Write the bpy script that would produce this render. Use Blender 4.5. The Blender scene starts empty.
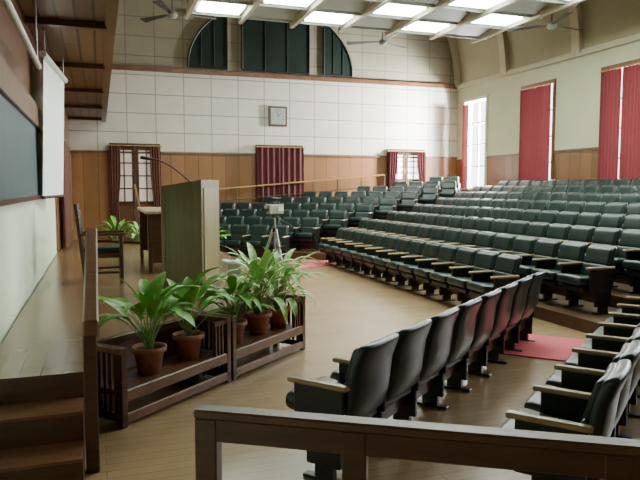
import bpy, bmesh, math, random
from mathutils import Vector, Matrix, Euler
random.seed(7)
sc = bpy.context.scene
W=22.0; XL=-0.84; XR=13.2; ZC=5.75

# ---------------------------------------------------------------- materials
def newmat(name):
    m=bpy.data.materials.new(name); m.use_nodes=True
    nt=m.node_tree; b=nt.nodes['Principled BSDF']
    return m,nt,b
def plain(name,c1,c2=None,rough=.6,scale=8,bump=0.0,metal=0,stretch=(1,1,1),spec=None,detail=4):
    m,nt,b=newmat(name)
    c2=c2 or tuple(x*.8 for x in c1)
    tc=nt.nodes.new('ShaderNodeTexCoord'); mp=nt.nodes.new('ShaderNodeMapping')
    mp.inputs['Scale'].default_value=stretch
    n=nt.nodes.new('ShaderNodeTexNoise'); n.inputs['Scale'].default_value=scale; n.inputs['Detail'].default_value=detail
    r=nt.nodes.new('ShaderNodeValToRGB')
    r.color_ramp.elements[0].position=.3; r.color_ramp.elements[1].position=.7
    r.color_ramp.elements[0].color=(*c2,1); r.color_ramp.elements[1].color=(*c1,1)
    nt.links.new(tc.outputs['Object'],mp.inputs[0]); nt.links.new(mp.outputs[0],n.inputs[0])
    nt.links.new(n.outputs[0],r.inputs[0]); nt.links.new(r.outputs[0],b.inputs['Base Color'])
    b.inputs['Roughness'].default_value=rough; b.inputs['Metallic'].default_value=metal
    if spec is not None: b.inputs['Specular IOR Level'].default_value=spec
    if bump:
        bp=nt.nodes.new('ShaderNodeBump'); bp.inputs['Strength'].default_value=bump; bp.inputs['Distance'].default_value=.02
        nt.links.new(n.outputs[0],bp.inputs['Height']); nt.links.new(bp.outputs[0],b.inputs['Normal'])
    return m
def tiled(name,c1,c2,mortar,bw,bh,msize,axes,rough=.5,offset=0.0,noise=True,bump=.3,mul=.35,spec=None):
    """brick texture; axes = which object coords feed the 2D pattern"""
    m,nt,b=newmat(name)
    tc=nt.nodes.new('ShaderNodeTexCoord'); sp=nt.nodes.new('ShaderNodeSeparateXYZ'); cb=nt.nodes.new('ShaderNodeCombineXYZ')
    nt.links.new(tc.outputs['Object'],sp.inputs[0])
    nt.links.new(sp.outputs[axes[0]],cb.inputs[0]); nt.links.new(sp.outputs[axes[1]],cb.inputs[1])
    br=nt.nodes.new('ShaderNodeTexBrick'); br.offset=offset; br.squash=1
    br.inputs['Scale'].default_value=1; br.inputs['Brick Width'].default_value=bw; br.inputs['Row Height'].default_value=bh
    br.inputs['Mortar Size'].default_value=msize; br.inputs['Mortar Smooth'].default_value=.2
    br.inputs['Color1'].default_value=(*c1,1); br.inputs['Color2'].default_value=(*c2,1); br.inputs['Mortar'].default_value=(*mortar,1)
    nt.links.new(cb.outputs[0],br.inputs[0])
    n=nt.nodes.new('ShaderNodeTexNoise'); n.inputs['Scale'].default_value=1.5; n.inputs['Detail'].default_value=6
    nt.links.new(tc.outputs['Object'],n.inputs[0])
    mx=nt.nodes.new('ShaderNodeMix'); mx.data_type='RGBA'; mx.blend_type='MULTIPLY'; mx.inputs[0].default_value=mul
    nt.links.new(br.outputs[0],mx.inputs[6]); nt.links.new(n.outputs[0],mx.inputs[7])
    nt.links.new(mx.outputs[2],b.inputs['Base Color'])
    b.inputs['Roughness'].default_value=rough
    if spec is not None: b.inputs['Specular IOR Level'].default_value=spec
    bp=nt.nodes.new('ShaderNodeBump'); bp.inputs['Strength'].default_value=bump; bp.inputs['Distance'].default_value=.01; bp.invert=True
    nt.links.new(br.outputs['Fac'],bp.inputs['Height']); nt.links.new(bp.outputs[0],b.inputs['Normal'])
    return m
def wood(name,c1,c2,rough=.4,stretch=(1,14,14),scale=1.6):
    return plain(name,c1,c2,rough,scale,.05,stretch=stretch,detail=7)
def emis(name,c,s):
    m,nt,b=newmat(name); b.inputs['Base Color'].default_value=(*c,1)
    b.inputs['Emission Color'].default_value=(*c,1); b.inputs['Emission Strength'].default_value=s
    return m
def cloth(name,c1,c2,trans=.35):
    m,nt,b=newmat(name)
    tc=nt.nodes.new('ShaderNodeTexCoord'); n=nt.nodes.new('ShaderNodeTexNoise'); n.inputs['Scale'].default_value=25
    r=nt.nodes.new('ShaderNodeValToRGB'); r.color_ramp.elements[0].color=(*c2,1); r.color_ramp.elements[1].color=(*c1,1)
    nt.links.new(tc.outputs['Object'],n.inputs[0]); nt.links.new(n.outputs[0],r.inputs[0]); nt.links.new(r.outputs[0],b.inputs['Base Color'])
    b.inputs['Roughness'].default_value=.85
    t=nt.nodes.new('ShaderNodeBsdfTranslucent'); nt.links.new(r.outputs[0],t.inputs[0])
    mx=nt.nodes.new('ShaderNodeMixShader'); mx.inputs[0].default_value=trans
    out=nt.nodes['Material Output']
    nt.links.new(b.outputs[0],mx.inputs[1]); nt.links.new(t.outputs[0],mx.inputs[2]); nt.links.new(mx.outputs[0],out.inputs[0])
    return m

M_floor=tiled('floor_wood',(.50,.335,.175),(.44,.29,.15),(.30,.19,.095),1.4,.11,.003,('X','Y'),rough=.26,offset=.5,bump=.02,mul=.45,spec=.55)
M_stage=tiled('stage_wood',(.25,.145,.062),(.20,.115,.05),(.11,.06,.028),2.0,.14,.003,('Y','X'),rough=.24,offset=.5,bump=.03,spec=.5)
M_tier=tiled('tier_wood',(.18,.11,.06),(.14,.085,.045),(.08,.05,.03),1.6,.14,.004,('X','Y'),rough=.4,offset=.5,bump=.1)
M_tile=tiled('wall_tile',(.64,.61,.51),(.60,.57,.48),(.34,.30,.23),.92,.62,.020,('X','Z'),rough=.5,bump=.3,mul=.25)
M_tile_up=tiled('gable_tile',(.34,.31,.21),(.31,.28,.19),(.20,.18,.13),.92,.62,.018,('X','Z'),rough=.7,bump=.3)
M_wains=tiled('wainscot_wood',(.32,.15,.06),(.25,.12,.047),(.11,.05,.023),.46,6.0,.012,('X','Z'),rough=.3,bump=.3)
M_wains_r=tiled('wainscot_wood_side',(.28,.14,.06),(.22,.11,.045),(.11,.05,.025),.46,6.0,.012,('Y','Z'),rough=.3,bump=.3)
M_rwall=plain('plaster_green',(.56,.57,.38),(.52,.53,.355),.8,1.2)
M_lwall=plain('plaster_pale_green',(.80,.88,.70),(.75,.84,.65),.6,1.2)
M_vault=plain('vault_plaster',(.42,.39,.26),(.37,.345,.23),.8,1.0)
M_rib=plain('rib_plaster',(.58,.54,.40),(.52,.48,.36),.8,1.0)
M_dwood=wood('dark_wood',(.095,.040,.020),(.05,.022,.011),.30,(2,14,14))
M_mwood=wood('mid_wood',(.19,.085,.038),(.11,.05,.023),.32,(3,12,3))
M_rail=wood('railing_wood',(.13,.062,.03),(.07,.033,.016),.42,(3,12,3))
M_panel=tiled('soffit_wood',(.24,.12,.06),(.18,.09,.045),(.06,.03,.015),3.0,.22,.02,('Y','X'),rough=.4,offset=.5,bump=.4)
M_lwood=wood('light_wood',(.50,.37,.20),(.36,.26,.13),.3,(8,2,8))
M_arm=wood('armrest_wood',(.42,.31,.16),(.30,.21,.10),.25,(8,2,8))
M_olive=wood('olive_wood',(.20,.16,.055),(.14,.11,.037),.42,(10,10,1.2))
M_olive2=wood('olive_wood_light',(.30,.25,.10),(.23,.185,.07),.42,(10,10,1.2))
M_leather=plain('green_black_leather',(.007,.028,.024),(.004,.016,.014),.30,60,.10,spec=.6)
M_leather2=plain('seat_shell',(.010,.016,.015),(.006,.009,.009),.35,30,.05)
M_metal=plain('dark_metal',(.05,.05,.05),(.03,.03,.03),.4,20,metal=.6)
M_steel=plain('steel',(.5,.5,.5),(.4,.4,.4),.3,20,metal=.8)
M_carpet=plain('red_carpet',(.68,.13,.16),(.56,.10,.13),.95,90,.3)
M_curt=cloth('red_curtain',(.12,.020,.022),(.075,.012,.014),.14)
M_curtb=cloth('brown_curtain',(.16,.055,.035),(.11,.038,.025),.15)
M_board=plain('blackboard',(.035,.08,.09),(.027,.065,.075),.5,3)
M_screen=plain('screen_cloth',(.94,.98,.94),(.92,.96,.92),.7,2)
M_white=plain('white_paint',(.72,.74,.68),(.66,.68,.62),.5,5)
M_terra=plain('terracotta',(.36,.13,.07),(.25,.09,.05),.7,12,.1)
M_soil=plain('soil',(.05,.035,.02),(.03,.02,.012),.95,60,.5)
M_leaf=plain('leaf_green',(.22,.50,.09),(.09,.29,.035),.45,9,spec=.35)
M_leaf2=plain('leaf_light',(.56,.76,.32),(.20,.50,.10),.45,22,spec=.35)
M_stem=plain('stem_green',(.20,.34,.09),(.12,.24,.05),.5,12)
M_dglass=plain('dark_green_glass',(.016,.032,.022),(.009,.017,.013),.5,1,spec=.2)
M_dpane=emis('dim_pane',(.62,.55,.45),.35)
M_paneb=emis('bright_pane',(.95,.98,1.0),5)
M_light=emis('fluorescent_diffuser',(.88,1.0,.90),24)
M_off=plain('unlit_diffuser',(.75,.78,.72),(.70,.73,.68),.4,3)
M_gpanel=plain('grey_green_panel',(.38,.43,.35),(.32,.37,.30),.5,3)
M_clock=plain('clock_face',(.30,.35,.29),(.26,.31,.25),.4,4)
M_black=plain('black_paint',(.012,.012,.012),(.008,.008,.008),.5,10)
M_brass=plain('brass',(.50,.30,.12),(.36,.22,.09),.35,10,metal=.5)

# ---------------------------------------------------------------- builder
class B:
    def __init__(s): s.v=[];s.f=[];s.m=[];s.s=[];s.mats=[]
    def mi(s,mat):
        if mat not in s.mats: s.mats.append(mat)
        return s.mats.index(mat)
    def raw(s,vs,fs,mat,smooth=False,M=None):
        o=len(s.v)
        if M is not None: vs=[M@Vector(v) for v in vs]
        s.v+= [tuple(v) for v in vs]; i=s.mi(mat)
        for f in fs: s.f.append(tuple(o+k for k in f)); s.m.append(i); s.s.append(smooth)
    def bm(s,bm,mat,smooth,M=None):
        bm.verts.index_update()
        s.raw([v.co.copy() for v in bm.verts],[[v.index for v in f.verts] for f in bm.faces],mat,smooth,M); bm.free()
    def box(s,c,size,mat,rot=(0,0,0),bev=0.0,seg=1):
        b=bmesh.new(); bmesh.ops.create_cube(b,size=1)
        bmesh.ops.scale(b,vec=size,verts=b.verts)
        if bev: bmesh.ops.bevel(b,geom=list(b.edges),offset=bev,segments=seg,affect='EDGES',profile=.5)
        s.bm(b,mat,False,Matrix.Translation(c)@Euler(rot).to_matrix().to_4x4())
    def bb(s,lo,hi,mat,bev=0.0):
        s.box([(a+b)/2 for a,b in zip(lo,hi)],[abs(b-a) for a,b in zip(lo,hi)],mat,bev=bev)
    def cushion(s,c,size,r,mat,n=6,fn=None,rot=(0,0,0)):
        vs=[];fs=[];idx={}
        h=[x/2 for x in size]
        def vert(p):
            k=tuple(round(x,5) for x in p)
            if k in idx: return idx[k]
            q=Vector([p[i]*h[i] for i in range(3)])
            inner=Vector([max(-(h[i]-min(r,h[i])),min(h[i]-min(r,h[i]),q[i])) for i in range(3)])
            d=q-inner
            if d.length>1e-9:
                dd=Vector([d[i]/max(1e-6,min(r,h[i])) for i in range(3)])
                l=dd.length; mxc=max(abs(x) for x in dd)
                dd=dd*(mxc/l) if l>0 else dd
                q=inner+Vector([dd[i]*min(r,h[i]) for i in range(3)])
            if fn: q=Vector(fn(q))
            vs.append(q); idx[k]=len(vs)-1; return idx[k]
        def tp(i,ax):
            rr=min(r,h[ax])/h[ax]
            a=[-1,-1+rr*.45,-1+rr]; bq=[1-rr,1-rr*.45,1]
            mid=n-5
            L=a+[(-1+rr)+(2-2*rr)*(k+1)/(mid+1) for k in range(mid)]+bq
            return L[i]
        for ax in range(3):
            u,w=(ax+1)%3,(ax+2)%3
            for sg in (-1,1):
                for i in range(n):
                    for j in range(n):
                        q=[]
                        for (a,b2) in ((i,j),(i+1,j),(i+1,j+1),(i,j+1)):
                            p=[0,0,0]; p[ax]=sg; p[u]=tp(a,u); p[w]=tp(b2,w); q.append(vert(p))
                        if sg<0: q.reverse()
                        if len(set(q))==4: fs.append(q)
        s.raw(vs,fs,mat,True,Matrix.Translation(c)@Euler(rot).to_matrix().to_4x4())
    def cyl(s,p0,p1,r0,r1,mat,n=12,smooth=True,cap=True):
        p0=Vector(p0);p1=Vector(p1);d=(p1-p0).normalized()
        a=d.orthogonal().normalized(); b=d.cross(a)
        vs=[];fs=[]
        for p,r in ((p0,r0),(p1,r1)):
            for i in range(n):
                t=2*math.pi*i/n; vs.append(p+a*math.cos(t)*r+b*math.sin(t)*r)
        for i in range(n): fs.append((i,(i+1)%n,n+(i+1)%n,n+i))
        s.raw(vs,fs,mat,smooth)
        if cap: s.raw(vs,[tuple(reversed(range(n))),tuple(range(n,2*n))],mat,False)
    def lathe(s,prof,mat,n=24,c=(0,0,0)):
        vs=[];fs=[]
        for r,z in prof:
            for i in range(n):
                t=2*math.pi*i/n; vs.append((c[0]+r*math.cos(t),c[1]+r*math.sin(t),c[2]+z))
        for k in range(len(prof)-1):
            for i in range(n): fs.append((k*n+i,k*n+(i+1)%n,(k+1)*n+(i+1)%n,(k+1)*n+i))
        s.raw(vs,fs,mat,True)
    def tube(s,pts,r,mat,n=8):
        for a,b in zip(pts[:-1],pts[1:]): s.cyl(a,b,r,r,mat,n)
    def prism(s,poly,z0,z1,mat,matside=None):
        n=len(poly)
        vs=[(x,y,z0) for x,y in poly]+[(x,y,z1) for x,y in poly]
        s.raw(vs,[tuple(range(n,2*n)),tuple(reversed(range(n)))],mat)
        s.raw(vs,[(i,(i+1)%n,n+(i+1)%n,n+i) for i in range(n)],matside or mat)
    def merge(s,o,M):
        off=len(s.v); s.v+=[tuple(M@Vector(v)) for v in o.v]
        mp=[s.mi(m) for m in o.mats]
        for f,m,sm in zip(o.f,o.m,o.s): s.f.append(tuple(off+k for k in f)); s.m.append(mp[m]); s.s.append(sm)
    def obj(s,name,loc=(0,0,0),rz=0,parent=None):
        me=bpy.data.meshes.new(name); me.from_pydata(s.v,[],s.f)
        for m in s.mats: me.materials.append(m)
        me.polygons.foreach_set('material_index',s.m); me.polygons.foreach_set('use_smooth',s.s); me.update()
        o=bpy.data.objects.new(name,me); sc.collection.objects.link(o); o.location=loc; o.rotation_euler=(0,0,rz)
        if parent: o.parent=parent
        return o

def curtain(b,x0,x1,z0,z1,mat,y=0,amp=.04,folds=6,tie=0.0,n=None):
    n=folds*8; rows=10; vs=[];fs=[]
    for j in range(rows+1):
        v=j/rows; z=z1+(z0-z1)*v
        sq=1-tie*math.exp(-((v-.62)/.22)**2)
        for i in range(n+1):
            u=i/n; x=x0+(x1-x0)*u*sq
            vs.append((x,y+amp*math.sin(u*folds*2*math.pi)*(1-.25*math.sin(v*3)),z))
    for j in range(rows):
        for i in range(n):
            a=j*(n+1)+i; fs.append((a,a+1,a+n+2,a+n+1))
    b.raw(vs,fs,mat,True)

# ---------------------------------------------------------------- room shell
b=B(); b.bb((XL-.2,-3.2,-.1),(XR+.2,W+.2,0),M_floor); b.obj('floor')

CX=(XL+XR)/2; RX=(XR-XL)/2; RZ=6.2
N=36; pts=[(CX+RX*math.cos(math.pi*i/N),ZC+RZ*math.sin(math.pi*i/N)) for i in range(N+1)]
def endwall(y,yo,name,up):
    b=B()
    b.bb((XL-.2,y,0),(XR+.2,yo,3.05),M_wains)
    b.bb((XL-.2,y,3.05),(XR+.2,yo,ZC),up)
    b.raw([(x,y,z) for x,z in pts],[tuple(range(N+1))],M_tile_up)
    b.obj(name)
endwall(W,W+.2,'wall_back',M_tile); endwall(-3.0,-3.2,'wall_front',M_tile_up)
b=B()
b.bb((XL,W-.10,ZC-.05),(XR,W,ZC+.10),M_mwood,bev=.01)
b.bb((XL,W-.05,3.02),(XR,W,3.09),M_mwood)
b.obj('trim_1')

# vault ceiling
b=B(); vs=[];fs=[]; ys=[-3,W]
for y in ys:
    for x,z in pts: vs.append((x,y,z))
for i in range(N): fs.append((i,i+1,N+1+i+1,N+1+i))
b.raw(vs,fs,M_vault,True)
for y in [18.85+3.5*k for k in range(-6,1)]+[21.9]:
    for i in range(N):
        (x0,z0),(x1,z1)=pts[i],pts[i+1]
        def inn(x,z,t=.16):
            d=Vector((CX-x,(ZC-z)*1.1)); d.normalize(); return x+d.x*t,z+d.y*t
        a=inn(x0,z0);c=inn(x1,z1)
        y0,y1=y-.16,min(y+.16,W)
        b.raw([(x0,y0,z0),(x1,y0,z1),(c[0],y0,c[1]),(a[0],y0,a[1]),(x0,y1,z0),(x1,y1,z1),(c[0],y1,c[1]),(a[0],y1,a[1])],
              [(0,1,2,3),(4,7,6,5),(3,2,6,7)],M_rib)
b.obj('ceiling')

# right wall with window openings
wins=[(20.0,21.35),(16.4,17.9),(12.85,14.35),(9.35,10.85),(5.85,7.35),(2.35,3.85)]
wz0,wz1=1.9,5.1
b=B()
def rw(y0,y1,z0,z1,m): b.bb((XR,y0,z0),(XR+.25,y1,z1),m)
ed=[-3.2]+[e for w in sorted(wins) for e in w]+[W+.2]
for i in range(0,len(ed),2):
    rw(ed[i],ed[i+1],0,3.0,M_wains_r); rw(ed[i],ed[i+1],3.0,ZC,M_rwall)
for y0,y1 in wins:
    rw(y0,y1,0,wz0,M_wains_r); rw(y0,y1,wz1,ZC,M_rwall)
b.obj('wall_right')
b=B()
b.bb((XR-.10,-3,ZC-.08),(XR,W-.1,ZC+.08),M_rib,bev=.01)
for a,c in ((17.99,19.91),(14.44,16.31),(10.94,12.76)): b.bb((XR-.04,a,2.97),(XR,c,3.04),M_mwood)
b.obj('trim_2')
for i,(y0,y1) in enumerate(wins):
    b=B(); fr=M_white if i==0 else M_mwood
    X=XR
    b.bb((X-.06,y0-.08,wz0-.08),(X+.2,y0,wz1+.1),fr); b.bb((X-.06,y1,wz0-.08),(X+.2,y1+.08,wz1+.1),fr)
    b.bb((X-.06,y0,wz1),(X+.2,y1,wz1+.1),fr); b.bb((X-.12,y0-.08,wz0-.08),(X+.2,y1+.08,wz0),fr)
    fm=M_white
    ym=(y0+y1)/2
    b.bb((X+.1,ym-.03,wz0),(X+.15,ym+.03,wz1),fm)
    for z in (2.7,3.5,4.3): b.bb((X+.1,y0,z-.025),(X+.15,y1,z+.025),fm)
    o=b.obj('window_%d'%(i+1))
    b=B()
    if i==0:
        curtain(b,0,.42,wz0-.15,wz1-.1,M_curt,folds=4,amp=.03)
        b.obj('window_curtain',(XR-.12,y1-.36,0),math.pi/2)
    else:
        g=(0,.0,.012,.30,.3,.25)[i]
        curtain(b,0,(y1-y0)*(.5-g),wz0-.2,wz1-.05,M_curt,folds=6,amp=.035)
        curtain(b,(y1-y0),(y1-y0)*(.5+g),wz0-.2,wz1-.05,M_curt,folds=6,amp=.035)
        b.cyl((-.05,0,wz1-.03),(y1-y0+.05,0,wz1-.03),.02,.02,M_brass)
        b.obj('window_curtain',(XR-.12,y0,0),math.pi/2)

# left wall
b=B()
b.bb((XL-.2,-3.2,0),(XL,W,2.95),M_lwall)
b.bb((XL-.2,-3.2,2.95),(XL,W,ZC),M_mwood)
b.obj('wall_left')
b=B(); b.bb((XL,13.9,.62),(XL+.03,W,2.95),M_wains_r); b.obj('trim_3')
b=B(); xa=XL+.012
b.bb((xa,2.5,1.80),(XL+.05,11.5,2.72),M_board)
b.bb((xa,2.5,1.75),(XL+.08,11.5,1.80),M_dwood); b.bb((xa,11.5,1.75),(XL+.08,11.6,2.75),M_dwood)
b.bb((xa,2.5,2.72),(XL+.09,11.6,3.02),M_mwood,bev=.01)
b.obj('blackboard')
b=B()
b.bb((xa,-2.95,4.05),(.25,W-.12,4.12),M_panel)
b.bb((.13,-2.95,4.0),(.27,W-.12,5.5),M_mwood)
for y in (6,9,12,15,18,21): b.bb((xa,y,3.97),(.15,y+.12,4.06),M_dwood)
b.obj('wooden_soffit')
# projection screen
p0=Vector((-.66,9.55,0)); p1=Vector((-.50,11.6,0)); L=(p1-p0).length; ang=math.atan2(p1.y-p0.y,p1.x-p0.x)
b=B()
n=10; vs=[];fs=[]
for j in range(n+1):
    v=j/n
    for x in (0,L):
        vs.append((x,.07*v,3.64-1.86*v))
for j in range(n): fs.append((2*j,2*j+1,2*j+3,2*j+2))
b.raw(vs,fs,M_screen,True)
b.cyl((-.08,0,3.69),(L+.08,0,3.69),.05,.05,M_white); b.cyl((-.02,.07,1.77),(L+.02,.07,1.77),.022,.022,M_black)
b.cyl((.1,0,3.7),(.1,0,4.04),.012,.012,M_steel); b.cyl((L-.1,0,3.7),(L-.1,0,4.04),.012,.012,M_steel)
b.obj('projection_screen',p0,ang)
b=B()
b.cyl((-.62,5.0,3.3),(-.62,8.2,3.3),.03,.03,M_white)  # white pelmet rail hung from the soffit, gives no light
b.cyl((-.62,5.2,3.3),(-.62,5.2,4.045),.01,.01,M_steel); b.cyl((-.62,8.0,3.3),(-.62,8.0,4.045),.01,.01,M_steel)
b.obj('pelmet_rail')
b=B(); curtain(b,0,2.6,.62,2.9,M_curtb,folds=12,amp=.05); b.cyl((-.1,0,2.92),(2.7,0,2.92),.02,.02,M_brass)
b.obj('stage_curtain',(XL+.14,14.6,0),math.pi/2)

# arched fan window in the gable
b=B(); wc=5.85; R=2.95; RV=2.32; zb=ZC+.18
def arcz(x): return zb+RV*math.sqrt(max(0,1-((x-wc)/R)**2))
def clippane(xa,xb):
    n=14; top=[(xa+(xb-xa)*i/n,arcz(xa+(xb-xa)*i/n)) for i in range(n+1)]
    pl=[(xa,zb)]+top+[(xb,zb)]
    m=len(pl); b.raw([(x,W-.05,z) for x,z in pl],[tuple(range(m))],M_dglass)
    for i in range(m):
        (x0,z0),(x1,z1)=pl[i],pl[(i+1)%m]
        if abs(x0-x1)+abs(z0-z1)>1e-4: b.cyl((x0,W-.05,z0),(x1,W-.05,z1),.03,.03,M_black,6)
    for i in (1,2):
        x=xa+(xb-xa)*i/3; b.cyl((x,W-.06,zb),(x,W-.06,arcz(x)),.012,.012,M_black,6)
clippane(wc-R+.02,wc-1.62); clippane(wc-1.1,wc+1.3); clippane(wc+1.85,wc+R-.02)
b.obj('window_arched')

# doors on back wall
def door(i,x0,x1,z0,z1,pane,curt,open_c):
    b=B(); y=W
    b.bb((x0-.1,y-.1,z0),(x0,y-.005,z1+.1),M_dwood); b.bb((x1,y-.1,z0),(x1+.1,y-.005,z1+.1),M_dwood); b.bb((x0,y-.1,z1),(x1,y-.005,z1+.1),M_dwood)
    xm=(x0+x1)/2
    for a,c in ((x0,xm-.01),(xm+.01,x1)):
        zt=z0+(z1-z0)*.45
        b.bb((a,y-.05,z0),(c,y-.01,zt),M_dwood)
        b.bb((a+.1,y-.06,z0+.15),(c-.1,y-.045,zt-.15),M_mwood,bev=.005)
        b.bb((a,y-.05,zt),(a+.1,y-.01,z1),M_dwood); b.bb((c-.1,y-.05,zt),(c,y-.01,z1),M_dwood); b.bb((a+.1,y-.05,z1-.12),(c-.1,y-.01,z1),M_dwood)
        b.bb((a+.1,y-.03,zt),(c-.1,y-.02,z1-.12),pane)
        for q in (.25,.5,.75):
            zz=zt+(z1-.12-zt)*q; b.bb((a+.1,y-.05,zz-.02),(c-.1,y-.01,zz+.02),M_dwood)
        b.bb(((a+c)/2-.02,y-.05,zt),((a+c)/2+.02,y-.01,z1-.1),M_dwood)
    b.cyl((xm-.06,y-.1,z0+1.0),(xm-.06,y-.1,z0+1.2),.012,.012,M_brass,8)
    b.obj('door_%d'%i)
    b=B(); w=(x1-x0)
    b.cyl((x0-.15,y-.2,z1+.02),(x1+.15,y-.2,z1+.02),.02,.02,M_brass)
    curtain(b,x0-.1,x0-.1+w*open_c,z0+.05,z1,curt,y=y-.2,folds=4,amp=.04,tie=.25 if open_c<.5 else 0)
    curtain(b,x1+.1,x1+.1-w*open_c,z0+.05,z1,curt,y=y-.2,folds=4,amp=.04,tie=.25 if open_c<.5 else 0)
    b.obj('door_curtain')
door(1,.45,1.85,0,3.25,M_dpane,M_curtb,.24)
door(2,5.3,6.8,1.1,3.3,M_dpane,M_curt,.56)
door(3,10.3,11.65,1.42,3.25,M_paneb,M_curt,.28)

# wall clock (square)
b=B()
b.box((0,-.04,0),(.66,.08,.70),M_dwood,bev=.01); b.box((0,-.085,0),(.52,.01,.56),M_clock)
for k in range(12):
    a=k*math.pi/6; b.box((.21*math.sin(a),-.093,.21*math.cos(a)),(.015,.006,.05),M_black,rot=(0,a,0))
b.box((.04,-.096,.04),(.02,.006,.16),M_black,rot=(0,.8,0)); b.box((-.02,-.099,.08),(.014,.006,.2),M_black,rot=(0,-.25,0))
b.obj('wall_clock',(6.0,W,4.4))

# ---------------------------------------------------------------- tiers
RS=.175
PX,PY=1.6,18.7
def yS(k): return max(7.7-.75*k,4.2)
def yE(k): return 15.6+.48*k
def wd(x,y): return (x-PX)*.616+(y-PY)*.788
def tierh(x,y): return max(0,min(8,math.floor(max(wd(x,y)+.75,x-5.0))))*RS
b=B(); WI=W-.01; XI=XR-.01
for k in range(1,9):
    xc=min(5.0+k,13.0); by=PY+(k-.75-(xc-PX)*.616)/.788
    poly=[(xc,yS(k)-.5),(XI,yS(k)-.5),(XI,WI)]
    cy=PY+(k-.75-(1.2-PX)*.616)/.788
    if cy<WI: poly+=[(1.2,WI),(1.2,cy)]
    else: poly+=[(PX+(k-.75-(WI-PY)*.788)/.616,WI)]
    poly+=[(xc,by)]
    b.prism(poly,(k-1)*RS,k*RS,M_tier,M_dwood)
b.obj('seating_tier')

# ---------------------------------------------------------------- seats
SP=.57
def lean(q): return q[1]-.30*q[2]+.35*q[0]**2
def backfn(q):
    x,y,z=q
    t=(z+.28)/.56
    x*=1-.10*max(0,t-.2)**2
    y+= -.30*(z) + .35*x*x - .02*math.sin(t*math.pi*2)
    return (x,y,z)
def seat():
    s=B()
    s.cushion((0,.065,.635),(.525,.085,.56),.045,M_leather,n=8,fn=backfn)
    s.cushion((0,.080,.77),(.46,.06,.235),.035,M_leather,n=7,fn=lambda q:(q[0],lean(q),q[2]))
    s.cushion((0,.147,.545),(.46,.06,.235),.035,M_leather,n=7,fn=lambda q:(q[0],lean(q),q[2]))
    s.cushion((0,.37,.43),(.50,.50,.12),.05,M_leather,n=7,fn=lambda q:(q[0],q[1],q[2]+.06*q[1]+(.012 if q[2]>0 else 0)*math.cos(q[0]*5)),rot=(.05,0,0))
    s.box((0,.36,.34),(.48,.42,.07),M_leather2,bev=.01)
    return s
def arm():
    s=B()
    s.cushion((0,.31,.635),(.065,.46,.035),.015,M_arm,n=6)
    s.box((0,.30,.47),(.04,.38,.31),M_leather2,bev=.008)
    s.box((0,.26,.22),(.045,.26,.24),M_leather2,bev=.008)
    s.box((0,.25,.07),(.045,.14,.12),M_metal)
    s.box((0,.25,.012),(.07,.32,.024),M_metal,bev=.005)
    return s
S=seat(); A=arm()
def row(origin,u,n,z):
    b=B()
    for i in range(n): b.merge(S,Matrix.Translation(((i+.5)*SP,0,0)))
    for i in range(n+1): b.merge(A,Matrix.Translation((i*SP,0,0)))
    b.box((n*SP/2,.24,.22),(n*SP,.06,.09),M_dwood)
    return b.obj('auditorium_seat_row',(origin[0],origin[1],z),math.atan2(u[1],u[0]))
for k in range(8):
    n=int((yE(k)-yS(k))/SP); row((5.75+k,yS(k)),(0,1),n,k*RS)
for k in range(9):
    s0=max(0,(PY+.788*k-21.2)/.616); s1=min(4.01+.495*k,(12.4-PX-.616*k)/.788)
    n=int((s1-s0)/SP)
    if n<1: continue
    row((PX+.616*k+.788*s1,PY+.788*k-.616*s1),(-.788,.616),n,k*RS)
# near wing
row((1.50,3.60),(.788,.616),8,0)
o2=(1.50+.616*1.42+.788*.12,3.60-.788*1.42+.616*.12); row(o2,(.788,.616),8,0)
row((1.50+.616*2.75+.788*.3,3.60-.788*2.75+.616*.3),(.788,.616),9,0)

# aisle carpets
def carpet(c,ang,l,w):
    b=B(); b.box((l/2,0,.008),(l,w,.014),M_carpet,bev=.004); b.obj('aisle_carpet',(c[0],c[1],0),ang)
carpet((4.20,7.1),math.radians(-47),3.2,1.15)
carpet((3.9,14.5),math.radians(35),1.9,1.2)

# ---------------------------------------------------------------- stage
SZ=.6
O=Vector((.13,5.15)); u=Vector((.74,.67)).normalized(); v=Vector((-u.y,u.x))
def mir(p): return (p[0],21.9-p[1])
e1=O+v*.46; e2=O+u*2.95+v*.46; xs_=XL+.035
near=[(xs_,4.75),(-.14,4.75),(-.14,e1.y+.0),tuple(e2),(2.35,8.2)]
poly=near+[mir(p) for p in reversed(near)]
b=B(); b.prism(poly,0,SZ,M_stage,M_dwood); b.obj('stage_platform')
b=B()
for i in range(2):
    z=SZ-.2*(i+1); b.bb((xs_,4.75-.3*(i+1),0),(-.14,4.745-.3*i,z),M_dwood); b.bb((xs_,4.73-.3*(i+1),z),(-.14,4.745-.3*i,z+.02),M_mwood)
b.obj('stage_steps')
b=B()
def post(x,y,z0,z1,w=.07): b.bb((x-w/2,y-w/2,z0),(x+w/2,y+w/2,z1),M_dwood,bev=.006)
post(-.085,4.45,0,.98,.085); post(-.06,6.2,.602,1.42)
mid=Vector((-.075,5.33,1.235)); b.box(mid,(.10,2.05,.11),M_mwood,rot=(math.atan2(.45,1.85),0,0),bev=.012)
b.box(mid-Vector((0,0,.38)),(.05,1.75,.06),M_dwood,rot=(math.atan2(.45,1.85),0,0),bev=.006)
b.obj('stair_handrail')

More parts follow.
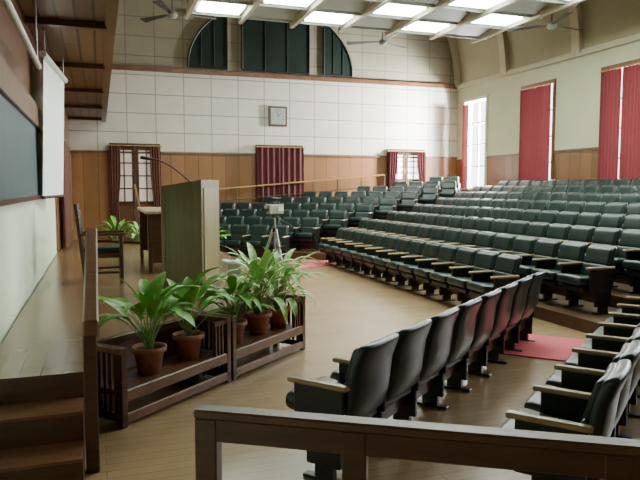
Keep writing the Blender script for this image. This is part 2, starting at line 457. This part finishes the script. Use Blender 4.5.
def planter(o,ang,L,name='planter_stand'):
    b=B(); D=.42;H=.64
    for x in (0.03,L-.03):
        for y in (.03,D-.03): b.box((x,y,H/2),(.06,.06,H),M_dwood,bev=.005)
        b.box((x,D/2,H-.02),(.075,D,.05),M_mwood,bev=.006); b.box((x,D/2,.08),(.05,D,.06),M_dwood)
        for k in range(1,6): b.box((x,.03+(D-.06)*k/6,H/2),(.02,.03,H-.1),M_dwood)
    b.box((L/2,D/2,.275),(L-.02,D-.02,.05),M_mwood,bev=.005)
    b.box((L/2,.02,.25),(L-.06,.035,.09),M_mwood,bev=.005); b.box((L/2,.02,.07),(L-.06,.035,.08),M_mwood,bev=.005)
    b.box((L/2,D-.02,.25),(L-.06,.035,.09),M_dwood); b.box((L/2,D-.03,H-.03),(L-.06,.04,.06),M_dwood,bev=.005)
    b.box((L/2,D-.03,.16),(L-.06,.02,.14),M_dwood)
    for k in (1,2,3): b.box((L-.06-.05*k,.03,.45),(.02,.03,.3),M_dwood)
    b.box((L-.14,.03,.61),(.2,.035,.04),M_dwood)
    return b.obj(name,(o[0],o[1],0),ang)
au=math.atan2(u.y,u.x)
planter(O,au,1.42); planter(O+u*1.45,au,1.42)
Om=Vector(mir(O)); um=Vector((u.x,-u.y))
fo=Om+um*2.87; planter(fo,math.atan2(-um.y,-um.x),1.42); planter(fo-um*1.45,math.atan2(-um.y,-um.x),1.42)

def leafm(b,az,base,lean,length,width,mat,droop):
    p=Vector(base);dirv=Vector((math.cos(az),math.sin(az),0)); el=lean
    pl=length*.75; n=5
    pt=[p.copy()]
    for i in range(n):
        p=p+(dirv*math.cos(el)+Vector((0,0,1))*math.sin(el))*(pl/n); el-=droop*.10; pt.append(p.copy())
    for a,c in zip(pt[:-1],pt[1:]): b.cyl(a,c,.006,.005,M_stem,5,cap=False)
    side=Vector((-math.sin(az),math.cos(az),0)); m=9; vs=[];fs=[]
    for i in range(m+1):
        t=i/m; w=width*.5*math.sin(math.pi*min(1,t**.8))**.8 if 0<t<1 else .002
        up=(Vector((0,0,1))*math.cos(el)-dirv*math.sin(el))
        vs+= [p-side*w+up*w*.35, p.copy(), p+side*w+up*w*.35]
        p=p+(dirv*math.cos(el)+Vector((0,0,1))*math.sin(el))*(length/m); el-=droop*.17
    for i in range(m):
        a=i*3; fs+=[(a,a+1,a+4,a+3),(a+1,a+2,a+5,a+4)]
    b.raw(vs,fs,mat,True)
def plant(loc,h=.6,n=16,w=.09,mat=None,pr=.13,name='potted_plant',spread=1.0,seed=0,lo=48):
    rnd=random.Random(seed); b=B(); ph=pr*1.75; mat=mat or M_leaf
    b.lathe([(0.001,0),(pr*.68,0),(pr*.95,ph*.82),(pr*1.1,ph*.82),(pr*1.12,ph),(pr*.98,ph),(pr*.93,ph*.88),(.001,ph*.88)],M_terra)
    b.lathe([(.001,ph*.90),(pr*.93,ph*.89)],M_soil)
    for i in range(n):
        t=i/n; az=i*2.399+rnd.uniform(-.3,.3); r=rnd.uniform(0,.03)
        lean=math.radians(rnd.uniform(80,90) if t>.65 else rnd.uniform(lo,84))
        L=h*rnd.uniform(.42,.62)
        leafm(b,az,(r*math.cos(az),r*math.sin(az),ph*.88+rnd.uniform(0,h*.28)*t),lean,L,w*rnd.uniform(.8,1.2),mat,rnd.uniform(.5,1.4)*spread)
    for k in range(3): b.cyl((.015*k-.015,.01*k,ph*.88),(.02*k-.02,.015*k,ph*.88+h*.28),.009,.007,M_stem,6)
    return b.obj(name,loc)
sh=.302
def pp(s,off=.21): q=O+u*s+v*off; return (q.x,q.y,sh)
plant(pp(.50,.19),.72,22,.115,seed=1,pr=.135,spread=.85,lo=56); plant(pp(1.04),.70,20,.11,seed=2,pr=.135,spread=.85,lo=54); plant(pp(1.74),.64,24,.09,seed=3)
plant(pp(2.20),.88,44,.08,M_leaf2,seed=4,pr=.135); plant(pp(2.60),.80,36,.075,M_leaf2,seed=5)
for i,s in enumerate((.5,1.2,1.9,2.4)):
    q=Om+um*s+Vector((v.x,-v.y))*.21
    plant((q.x,q.y,sh),.74,24,.10,M_leaf2 if i%2 else M_leaf,seed=10+i)
plant((2.05,12.4,SZ),.55,18,.09,seed=20)

# ---------------------------------------------------------------- stage furniture
def lectern(loc,rz):
    b=B(); H=1.40; hw=.26; hd=.27
    for sy in (-hw,hw):
        poly=[(-hd,0),(hd,0),(hd,H),(-hd,H-.08)]
        vs=[(x,sy-.018,z) for x,z in poly]+[(x,sy+.018,z) for x,z in poly]
        b.raw(vs,[(3,2,1,0),(4,5,6,7),(0,1,5,4),(1,2,6,5),(2,3,7,6),(3,0,4,7)],M_olive)
        s=-1 if sy<0 else 1
        for x0,x1,z0,z1 in ((-hd,-hd+.05,0,H-.09),(hd-.05,hd,0,H-.01),(-hd+.05,hd-.05,0,.08),(-hd+.05,hd-.05,H-.16,H-.09)):
            b.bb((x0,sy+s*.018,z0),(x1,sy+s*.026,z1),M_olive)
    b.bb((hd-.03,-hw,0),(hd,hw,H),M_olive); b.bb((hd,-hw+.04,.1),(hd+.008,hw-.04,H-.1),M_olive2)
    b.bb((-hd+.02,-hw,0),(hd,hw,.06),M_mwood); b.bb((-hd+.04,-hw,.7),(hd,hw,.73),M_mwood)
    b.box((0,0,H-.06),(hd*2,hw*2-.04,.025),M_olive,rot=(0,-math.atan2(.08,hd*2),0))
    pts=[]
    for i in range(11):
        t=i/10; pts.append(Vector((.05-.36*t,-.05-.36*t,H-.05+.30*math.sin(t*1.5))))
    b.tube(pts,.009,M_metal,6)
    d=(pts[-1]-pts[-2]).normalized(); b.cyl(pts[-1],pts[-1]+d*.14,.016,.024,M_black,10)
    b.cyl((.05,-.05,H-.08),(.05,-.05,H-.02),.04,.03,M_black,12)
    b.obj('lectern',loc,rz)
lectern((1.10,8.25,SZ),math.radians(-32))

def desk(loc,sx,sy,h):
    b=B()
    b.box((0,0,h-.02),(sx,sy,.045),M_lwood,bev=.008)
    for x in (-sx/2+.06,sx/2-.06):
        for y in (-sy/2+.06,sy/2-.06): b.box((x,y,(h-.04)/2),(.06,.06,h-.04),M_dwood,bev=.004)
    b.box((sx/2-.06,0,h*.55),(.03,sy-.12,h*.75),M_mwood)
    for y in (-sy/2+.05,sy/2-.05): b.box((0,y,h*.55),(sx-.12,.03,h*.75),M_dwood)
    b.obj('stage_table',loc)
desk((.95,11.0,SZ),.6,2.2,.95)

def armchair(loc,rz):
    b=B()
    for y in (-.28,.28):
        b.box((.25,y,.33),(.05,.05,.66),M_dwood,bev=.006); b.box((-.27,y,.545),(.05,.05,1.08),M_dwood,rot=(0,-.10,0),bev=.006)
        b.box((.01,y,.67),(.60,.065,.035),M_dwood,bev=.01); b.box((0,y,.38),(.50,.03,.06),M_dwood); b.box((0,y,.15),(.50,.025,.03),M_dwood)
    for x in (.25,-.24): b.box((x,0,.38),(.03,.54,.06),M_dwood)
    b.cushion((0,0,.44),(.52,.52,.09),.035,M_leather,n=7)
    for z,h in ((1.04,.09),(.62,.05)): b.box((-.28-.1*(z-.55),0,z),(.035,.56,h),M_dwood,rot=(0,-.10,0),bev=.006)
    b.cushion((-.29,0,.83),(.06,.46,.34),.025,M_leather,n=7,rot=(0,-.10,0))
    b.obj('wooden_armchair',loc,rz)
armchair((0.02,9.4,SZ+.004),0)
b=B(); b.box((0,0,.13),(.26,.3,.26),M_white,bev=.015,seg=2); b.box((.0,-.152,.14),(.18,.01,.16),M_gpanel); b.box((0,0,.265),(.12,.03,.02),M_black)
b.obj('speaker_box',(1.80,9.15,SZ))

# tripod with video camera
b=B(); H=1.38
for k in range(3):
    a=k*2*math.pi/3+.5; e=Vector((.42*math.cos(a),.42*math.sin(a),.012)); t=Vector((.03*math.cos(a),.03*math.sin(a),H-.22)); m=e.lerp(t,.5)
    b.cyl(e,m,.018,.020,M_steel,8); b.cyl(m,t,.026,.026,M_steel,8); b.cyl(e-Vector((0,0,.012)),e+Vector((0,0,.02)),.022,.020,M_black,8)
    b.cyl((0,0,H*.42),m,.008,.008,M_black,6)
b.cyl((0,0,H*.4),(0,0,H),.02,.02,M_steel,10); b.cyl((0,0,H-.27),(0,0,H-.2),.05,.05,M_black,14)
b.box((0,0,H+.02),(.09,.09,.06),M_black,bev=.01); b.cyl((0,0,H),( .22,-.22,H-.16),.009,.009,M_black,8)
b.box((0,0,H+.14),(.30,.14,.17),M_gpanel,bev=.02,seg=2); b.cyl((-.15,0,H+.15),(-.25,0,H+.15),.045,.055,M_black,16)
b.box((.02,0,H+.25),(.16,.03,.05),M_black,bev=.01); b.cyl((-.06,0,H+.33),(.12,0,H+.33),.022,.022,M_black,10); b.box((.03,0,H+.29),(.03,.02,.06),M_black)
b.box((.06,-.11,H+.15),(.11,.012,.08),M_white); b.cyl((.15,0,H+.2),(.2,0,H+.22),.025,.03,M_black,12)
b.obj('tripod_video_camera',(2.98,11.15,0),.3)

# foreground railing
b=B(); RH=.95; L=2.9
b.box((L/2,0,RH-.02),(L,.09,.04),M_rail,bev=.008); b.box((L/2,0,RH-.09),(L,.06,.10),M_dwood,bev=.005)
for x in (.05,.70,1.7,2.85): b.box((x,0,(RH-.04)/2),(.10,.07,RH-.04),M_dwood,bev=.006)
b.box((L/2,0,.42),(L,.04,.07),M_dwood,bev=.005); b.box((L/2,0,.12),(L,.04,.07),M_dwood,bev=.005)
b.obj('wooden_railing',(.38,2.75,0),math.atan2(-.53,.845))

def rail(p,q,posts,base):
    p=Vector(p);q=Vector(q); b.cyl(p,q,.03,.03,M_brass,10)
    b.cyl(p-Vector((0,0,.4)),q-Vector((0,0,.4)),.018,.018,M_dwood,8)
    for i in range(posts):
        t=i/(posts-1); r=p.lerp(q,t); b.cyl((r.x,r.y,base(r.x,r.y)),r,.022,.022,M_dwood,8)
b=B(); rail((1.1,18.2,1.0),(1.1,21.6,2.0),5,lambda x,y:0); b.obj('brass_handrail')
b=B(); rail((2.6,21.72,1.75),(10.0,21.72,2.38),9,tierh); b.obj('brass_handrail')

# ---------------------------------------------------------------- suspended lights
b=B(); Z=6.4
xs=[2.3+1.45*i for i in range(7)]; yy=[2.9+1.3*i for i in range(12)]
for x in xs: b.bb((x-.05,yy[0],Z-.06),(x+.05,yy[-1]+.35,Z+.14),M_rib)
for y in yy: b.bb((xs[0]-.3,y-.03,Z),(xs[-1]+.3,y+.03,Z+.12),M_gpanel)
for i in range(6):
    for j in range(11):
        x0,x1=xs[i]+.1,xs[i+1]-.1; y0,y1=yy[j]+.1,yy[j+1]-.1
        if (i+j)%2==0:
            b.bb((x0+.08,y0+.1,Z+.0),(x1-.08,y1-.2,Z+.05),M_light if j>=3 else M_off); b.bb((x0,y0-.05,Z+.05),(x1,y1,Z+.1),M_gpanel)
        else:
            b.box(((x0+x1)/2,(y0+y1)/2,Z+.12),(x1-x0,(y1-y0)*.8,.03),M_gpanel,rot=(math.radians(-12),0,0))
for x in (xs[0],xs[3],xs[-1]):
    for y in (yy[0],yy[4],yy[8],yy[-1]):
        zt=ZC+RZ*math.sqrt(max(0,1-((x-CX)/RX)**2)); b.cyl((x,y,Z+.1),(x,y,zt-.02),.012,.012,M_metal,6)
b.obj('suspended_light_panel')
def fan(x,y,z,a0):
    b=B(); b.lathe([(.001,-.1),(.10,-.09),(.14,-.02),(.12,.05),(.02,.09),(.001,.09)],M_gpanel,20)
    zt=ZC+RZ*math.sqrt(1-((x-CX)/RX)**2)-z-.02
    b.cyl((0,0,.08),(0,0,zt),.014,.014,M_metal,8)
    for k in range(3):
        a=a0+k*2*math.pi/3
        M=Matrix.Rotation(a,4,'Z'); vs=[M@Vector(p) for p in ((.13,-.04,0),(.13,.04,.01),(1.15,.11,.03),(1.15,-.11,-.02))]
        vs+= [p+Vector((0,0,.012)) for p in vs]
        b.raw(vs,[(3,2,1,0),(4,5,6,7),(0,1,5,4),(1,2,6,5),(2,3,7,6),(3,0,4,7)],M_metal)
    b.obj('ceiling_fan',(x,y,z))
fan(1.9,17.2,6.35,.1); fan(8.6,18.9,6.5,.5); fan(11.6,14.6,6.25,.2)

# ---------------------------------------------------------------- lights
def area(name,loc,rot,sx,sy,e,col=(1,1,1)):
    l=bpy.data.lights.new(name,'AREA'); l.shape='RECTANGLE'; l.size=sx; l.size_y=sy; l.energy=e; l.color=col
    o=bpy.data.objects.new(name,l); sc.collection.objects.link(o); o.location=loc; o.rotation_euler=rot; return o
for i,(y0,y1) in enumerate(wins):
    area('window_daylight_%d'%(i+1),(XR+.6,(y0+y1)/2,3.6),(0,math.radians(90),0),3.6,1.9,(2300,700,700,1200,700,300)[i],(.96,.98,1.0))
o=area('sky_daylight',(14.6,19.75,4.1),(0,0,0),1.0,1.6,6000,(.97,.99,1.0))
o.rotation_euler=(Vector((11.6,22,3.8))-o.location).to_track_quat('-Z','Y').to_euler()
w=bpy.data.worlds.new('World'); sc.world=w; w.use_nodes=True
bg=w.node_tree.nodes['Background']; bg.inputs[0].default_value=(.93,.98,1.0,1); bg.inputs[1].default_value=6

# ---------------------------------------------------------------- camera
cam=bpy.data.cameras.new('Camera'); cam.lens=36; cam.sensor_width=36; cam.clip_end=200
co=bpy.data.objects.new('Camera',cam); sc.collection.objects.link(co)
co.location=(0,0,1.9); co.rotation_euler=(math.radians(90-4.65),0,math.radians(-19)); sc.camera=co
